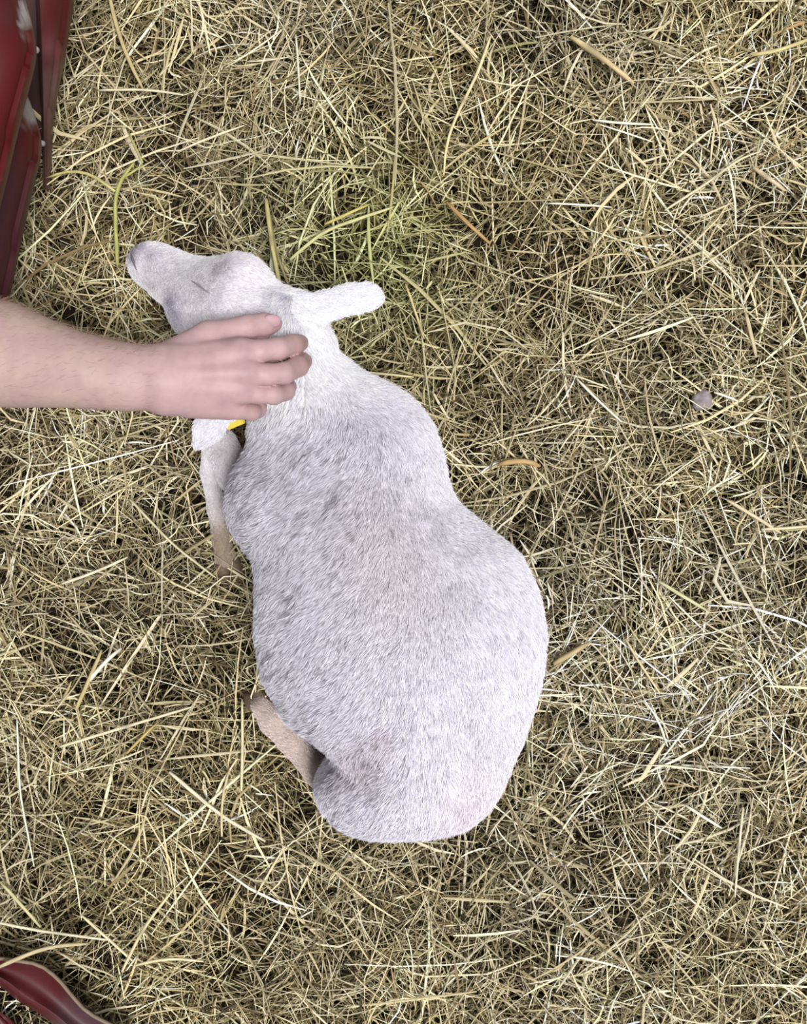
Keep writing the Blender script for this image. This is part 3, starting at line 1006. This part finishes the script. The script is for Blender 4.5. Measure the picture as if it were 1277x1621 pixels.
def build_hay():
    V, Q, C = [], [], []
    off = 0
    X0, X1, Y0, Y1 = -.92, .92, -1.02, 1.02

    def layer(n, zr, Lr, wr, wts, spread, pit, nbundle=None):
        nonlocal off
        x = rng.uniform(X0, X1, n); y = rng.uniform(Y0, Y1, n)
        px_, py_ = x * F / CAMZ + W / 2, -y * F / CAMZ + HH / 2
        flow = noise2(px_ / 170 + 3, py_ / 170 + 3, 0) * 9.0 + noise2(px_ / 60, py_ / 60, 1) * 3.0
        yaw = flow + rng.normal(0, spread, n)
        hgt = noise2(px_ / 90 + 20, py_ / 90 + 20, 2) * .6 + noise2(px_ / 35 + 20, py_ / 35 + 20, 3) * .4
        # worn spots showing floor; thinning near ear, arm and shoulder imitates shade
        thin = np.clip(blob(px_, py_, 742, 600, 22) + blob(px_, py_, 5, 780, 40) + blob(px_, py_, 105, 90, 22) + .6 * blob(px_, py_, 560, 430, 40)
                       + blob(px_, py_, 110, 1545, 25) + 1.2 * blob(px_, py_, 60, 1565, 38) + .7 * blob(px_, py_, 405, 905, 30) + .6 * blob(px_, py_, 150, 500, 60) + .7 * blob(px_, py_, 500, 430, 40), 0, 1)
        keep = rng.random(n) > thin * .85
        keep &= (rng.random(n) < .55) | ((np.abs(x) < .60) & (np.abs(y) < .74))
        keep &= rng.random(n) > .55 * smoothstep(.42, .25, hgt)
        L = np.clip(np.exp(rng.normal(np.log(Lr), .5, n)), .012, .22)
        wd = np.clip(np.exp(rng.normal(np.log(wr), .38, n)), .0007, .0055)
        z = zr[0] + (zr[1] - zr[0]) * rng.random(n) + .026 * (hgt - .5)
        pitch = rng.normal(0, pit, n) * np.minimum(1, .045 / L)
        curv = rng.normal(0, .30, n) * np.where(rng.random(n) < .2, 3, 1)
        kk = np.stack([rng.uniform(-.4, .4, n), np.where(rng.random(n) < .18, rng.normal(0, .7, n), 0)], 1)
        roll = rng.normal(0, .6, n)
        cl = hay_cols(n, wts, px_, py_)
        i = np.nonzero(keep)[0]
        cen = np.stack([x, y, z], 1)
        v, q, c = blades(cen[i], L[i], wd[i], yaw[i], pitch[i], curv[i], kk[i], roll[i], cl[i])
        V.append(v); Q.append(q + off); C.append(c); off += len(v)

    #       n      z           len   wid    palette weights                       spread pitch
    layer(34000, (-.030, -.014), .040, .0024, [0, 0, 0, 0, 0, 1, 5, 0, 0, 9], 1.3, .12)  # dark lower layers paint in the shade between straws
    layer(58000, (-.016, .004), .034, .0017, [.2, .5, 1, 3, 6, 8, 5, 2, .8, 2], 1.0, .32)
    layer(80000, (.002, .024), .031, .0015, [3, 4, 5, 6, 6, 5, 2, 2.4, .3, 0], .85, .40)
    layer(29000, (.016, .032), .046, .0014, [8, 8, 5, 2, 1, .3, 0, 1, .3, 0], .9, .26)
    layer(2600, (.026, .036), .095, .0020, [7, 6, 3, 1, 0, 0, 0, .6, .2, 0], 1.4, .07)
    v = np.concatenate(V); q = np.concatenate(Q); c = np.concatenate(C)
    me = mesh_np('hay_bedding', v, q, smooth=False)
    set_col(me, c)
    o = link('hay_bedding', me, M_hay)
    tag(o, 'thick tangled bed of dry hay covering the whole floor', 'hay', kind='stuff')
build_hay()


# stalks that can be picked out one by one
def stalk(name, label, cat, pts, wpx, rgb, z=.040, flat=.5, parent=None, taper=True, joints=()):
    pts = np.array(pts, float)
    d = np.r_[0, np.cumsum(np.linalg.norm(np.diff(pts, axis=0), axis=1))]
    k = max(6, int(d[-1] / 14))
    t = np.linspace(0, d[-1], k)
    if len(pts) > 2:
        xy = np.stack([np.interp(t, d, pts[:, i]) for i in (0, 1)], 1)
        for _ in range(3):
            xy[1:-1] = .25 * xy[:-2] + .5 * xy[1:-1] + .25 * xy[2:]
    else:
        xy = np.stack([np.interp(t, d, pts[:, i]) for i in (0, 1)], 1)
        xy += (np.sin(np.linspace(0, math.pi, k)) * rng.uniform(-.02, .02) * d[-1])[:, None] * np.array([pts[1, 1] - pts[0, 1], pts[0, 0] - pts[1, 0]]) / max(d[-1], 1)
    zz = (z if np.ndim(z) else np.full(2, z))
    z_ = np.interp(np.linspace(0, 1, k), np.linspace(0, 1, len(zz)), zz) + .002 * np.sin(np.linspace(0, math.pi, k))
    c = np.array([P(a, b, h) for (a, b), h in zip(xy, z_)])
    r = np.full(k, wpx * .42 / (F / (CAMZ - .04)))
    if taper:
        r = r * np.interp(np.linspace(0, 1, k), [0, .12, .85, 1], [.75, 1, .9, .5])
    for j in joints:
        r[int(j * (k - 1))] *= 1.25
    v, q = ribbon_tube(c, r, 6)
    n6 = k * 6
    cz = np.repeat(c[:, 2], 6)
    v[:n6, 2] = cz + (v[:n6, 2] - cz) * flat
    me = bpy.data.meshes.new(name)
    me.from_pydata([tuple(a) for a in v], [], [list(dict.fromkeys(f)) for f in q])
    me.polygons.foreach_set('use_smooth', np.ones(len(me.polygons), bool))
    base = lin(rgb)
    cc = np.tile(base, (len(v), 1)) * (1 + .12 * np.sin(np.arange(len(v)) * 1.7))[:, None] * np.exp(rng.normal(0, .05, len(v)))[:, None]
    for j in joints:
        i = int(j * (k - 1)); cc[i * 6:i * 6 + 6] *= .6
    set_col(me, np.clip(cc, 0, .9))
    o = link(name, me, M_hay, parent)
    if parent is None:
        tag(o, label, cat, kind='thing')
    return o

PALE = (228, 220, 190); TAN = (206, 188, 142); GRN = (186, 182, 120); WHT = (240, 236, 218)
stem = empty('grass_sprig', P(183, 370, .04))
tag(stem, 'pale green forked grass stem standing up beside the lamb\'s nose', 'grass')
stalk('stem', None, None, [(186, 420), (183, 365), (181, 305), (190, 283), (212, 258)], 8, (176, 176, 104), (.04, .06, .075), 1, stem)
stalk('leaf', None, None, [(182, 303), (165, 288), (132, 267), (105, 269), (72, 282)], 6, (206, 196, 130), (.07, .06, .045), .5, stem)
stalk('leaf', None, None, [(190, 284), (222, 265), (226, 260)], 5, (190, 186, 118), (.072, .06), .5, stem)
stalk('leaf', None, None, [(226, 258), (215, 235), (203, 208)], 5, (180, 176, 112), (.06, .05), .5, stem)

S = [
    ('straw_stalk', 'thick tan jointed stalk lying near the top right', 'stalk', [(903, 58), (955, 92), (1003, 132)], 11, (214, 192, 146), .038, (.3, .55)),
    ('straw_stalk', 'long pale bent straw running down from the top centre', 'straw', [(776, 58), (758, 112), (720, 188), (706, 225), (702, 278)], 6, (226, 212, 164), .042, (.5,)),
    ('straw_stalk', 'wide greenish stalk running into the lamb\'s ear from above', 'stalk', [(421, 315), (428, 372), (437, 425), (447, 468)], 9, (184, 174, 122), .046, (.4,)),
    ('straw_stalk', 'thin dull stalk beside the wide greenish one above the ear', 'straw', [(424, 330), (438, 405), (464, 470)], 6, (140, 128, 88), .042, ()),
    ('dry_grass', 'flat tan blade at the right edge near the top', 'grass', [(1190, 87), (1235, 80), (1285, 60)], 8, (206, 190, 134), .040, ()),
    ('straw_stalk', 'long pale straw slanting up at the upper right', 'straw', [(1052, 333), (1125, 286), (1176, 246), (1203, 240)], 5, (224, 214, 178), .042, (.6,)),
    ('straw_stalk', 'short pinkish tan straw at the right below the slanting one', 'straw', [(1192, 265), (1243, 302)], 9, (218, 198, 164), .040, (.4,)),
    ('straw_stalk', 'white level straw in the upper right hay, the lower of two', 'straw', [(868, 322), (968, 328)], 4, WHT, .041, ()),
    ('straw_stalk', 'white level straw in the upper right hay, the upper of two', 'straw', [(938, 190), (1034, 197)], 5, WHT, .041, ()),
    ('dry_grass', 'orange brown dry blade above the lamb\'s right ear', 'grass', [(707, 320), (738, 352), (776, 386)], 8, (182, 146, 96), .040, ()),
    ('dry_grass', 'long yellow green blade curving above the right ear', 'grass', [(459, 411), (512, 365), (622, 328)], 7, (204, 200, 144), .042, ()),
    ('dry_grass', 'short golden blade next to the long yellow green one', 'grass', [(514, 355), (550, 338), (583, 324)], 6, (204, 188, 112), .044, ()),
    ('straw_stalk', 'straw with a brown husk end to the right of the ear tip', 'straw', [(642, 450), (657, 492), (671, 536)], 5, (214, 196, 142), .041, (.9,)),
    ('dry_leaf', 'torn orange tan dry leaf to the right of the lamb\'s shoulder', 'leaf', [(790, 735), (818, 728), (838, 727), (855, 738)], 11, (190, 158, 108), .039, ()),
    ('straw_stalk', 'thick tan stub beside the lamb\'s hip on the right', 'stalk', [(876, 1051), (933, 1017)], 11, (190, 170, 128), .038, ()),
    ('dry_grass', 'flat pale blade slanting down to the right of the lamb\'s hip', 'grass', [(1042, 920), (1118, 966)], 7, (210, 204, 158), .040, ()),
    ('straw_stalk', 'white straw in the lower right hay, short and slanting', 'straw', [(1085, 1275), (1142, 1311)], 6, WHT, .041, ()),
    ('straw_stalk', 'upright pale straw in the lower right hay', 'straw', [(1176, 1278), (1163, 1420)], 5, PALE, .041, (.5,)),
    ('straw_stalk', 'thin straw slanting down below the thick tan stub', 'straw', [(990, 1012), (1045, 1098)], 5, (222, 206, 162), .041, ()),
    ('straw_stalk', 'pale straw slanting left of the lamb\'s folded foreleg', 'straw', [(98, 924), (202, 882)], 6, PALE, .041, ()),
    ('straw_stalk', 'long pale straw left of the hind foot', 'straw', [(95, 1182), (200, 1150), (304, 1119)], 6, (226, 216, 182), .042, (.5,)),
    ('straw_stalk', 'thin straw slanting down towards the front hoof', 'straw', [(205, 790), (275, 864), (342, 915)], 5, (214, 204, 166), .041, ()),
    ('dry_grass', 'wide pale blade slanting below the hind foot', 'grass', [(268, 1222), (350, 1292), (420, 1332)], 8, (222, 214, 184), .041, ()),
    ('dry_grass', 'short golden yellow blade under the long pale straw', 'grass', [(200, 1193), (249, 1144)], 5, (196, 172, 104), .040, ()),
    ('straw_stalk', 'long thin white straw along the left edge', 'straw', [(27, 1140), (31, 1255), (54, 1372)], 4, WHT, .042, ()),
    ('dry_grass', 'tan blade standing left of the lamb\'s belly', 'grass', [(120, 1124), (140, 1078), (161, 1029)], 8, (196, 178, 128), .040, ()),
    ('husk', 'short white husk beside the tan blade left of the belly', 'husk', [(138, 1082), (162, 1050), (192, 1026)], 8, (234, 228, 212), .041, ()),
    ('straw_stalk', 'bent straw below the hind foot, curving upright', 'straw', [(351, 1324), (350, 1262), (363, 1218)], 5, (216, 202, 158), .042, ()),
    ('straw_stalk', 'upright pale straw just left of the hind foot', 'straw', [(382, 1252), (384, 1180), (383, 1108)], 6, (222, 212, 170), .044, ()),
    ('straw_stalk', 'straw slanting down right above the red trough', 'straw', [(128, 1448), (212, 1523)], 6, (226, 216, 176), .044, ()),
    ('straw_stalk', 'long straw slanting up right from the red trough', 'straw', [(193, 1538), (226, 1470), (274, 1408)], 6, (222, 210, 168), .046, (.5,)),
    ('straw_stalk', 'level straw to the right of the red trough', 'straw', [(214, 1528), (268, 1515), (322, 1522)], 6, (228, 218, 178), .042, ()),
    ('straw_stalk', 'long level straw above the red trough, starting at the left edge', 'straw', [(-10, 1459), (63, 1474), (172, 1488)], 6, PALE, .043, ()),
    ('dry_grass', 'folded blade lying over the red trough\'s rim', 'grass', [(-4, 1532), (30, 1516), (80, 1497), (142, 1494)], 8, (196, 180, 142), (.072, .070, .048), ()),
    ('dry_grass', 'greenish blade slanting down in the lower left hay', 'grass', [(2, 1398), (64, 1468)], 7, (206, 198, 148), .043, ()),
    ('straw_stalk', 'white slanting straw between the lamb\'s shoulder and the pebble', 'straw', [(913, 600), (984, 668)], 5, WHT, .041, ()),
    ('straw_stalk', 'short white straw touching the grey pebble', 'straw', [(1130, 621), (1168, 635)], 5, WHT, .042, ()),
    ('dry_grass', 'broad tan blade above the grey pebble at the right', 'grass', [(1180, 495), (1189, 530), (1197, 566)], 8, (202, 186, 150), .040, ()),
    ('straw_stalk', 'pinkish straw slanting below the grey pebble at the right', 'straw', [(1151, 792), (1236, 844)], 7, (224, 206, 172), .041, ()),
    ('straw_stalk', 'pair of joined pale straws at the right edge below the pebble', 'straw', [(1205, 838), (1250, 836), (1290, 832)], 6, (228, 216, 176), .042, ()),
    ('straw_stalk', 'white upright straw in the top left hay, below the frame edge', 'straw', [(468, 55), (472, 100), (475, 165)], 4, (234, 228, 200), .041, ()),
    ('dry_grass', 'long tan blade hanging down at the top left beside the gate', 'grass', [(172, -10), (186, 50), (206, 102), (226, 140)], 8, (196, 178, 130), .042, ()),
    ('straw_stalk', 'level pale straw left of the top left blade\'s foot', 'straw', [(157, 143), (232, 141), (290, 150)], 5, (228, 218, 186), .042, ()),
    ('straw_stalk', 'pale straw lying across the lamb\'s right shoulder edge', 'straw', [(545, 588), (600, 591), (655, 597)], 5, (220, 208, 160), .041, ()),
]
for nm, lab, cat, pts, w, rgb, z, j in S:
    stalk(nm, lab, cat, pts, w, rgb, z, .45 if nm in ('dry_grass', 'dry_leaf', 'husk') else .85, None, True, j)
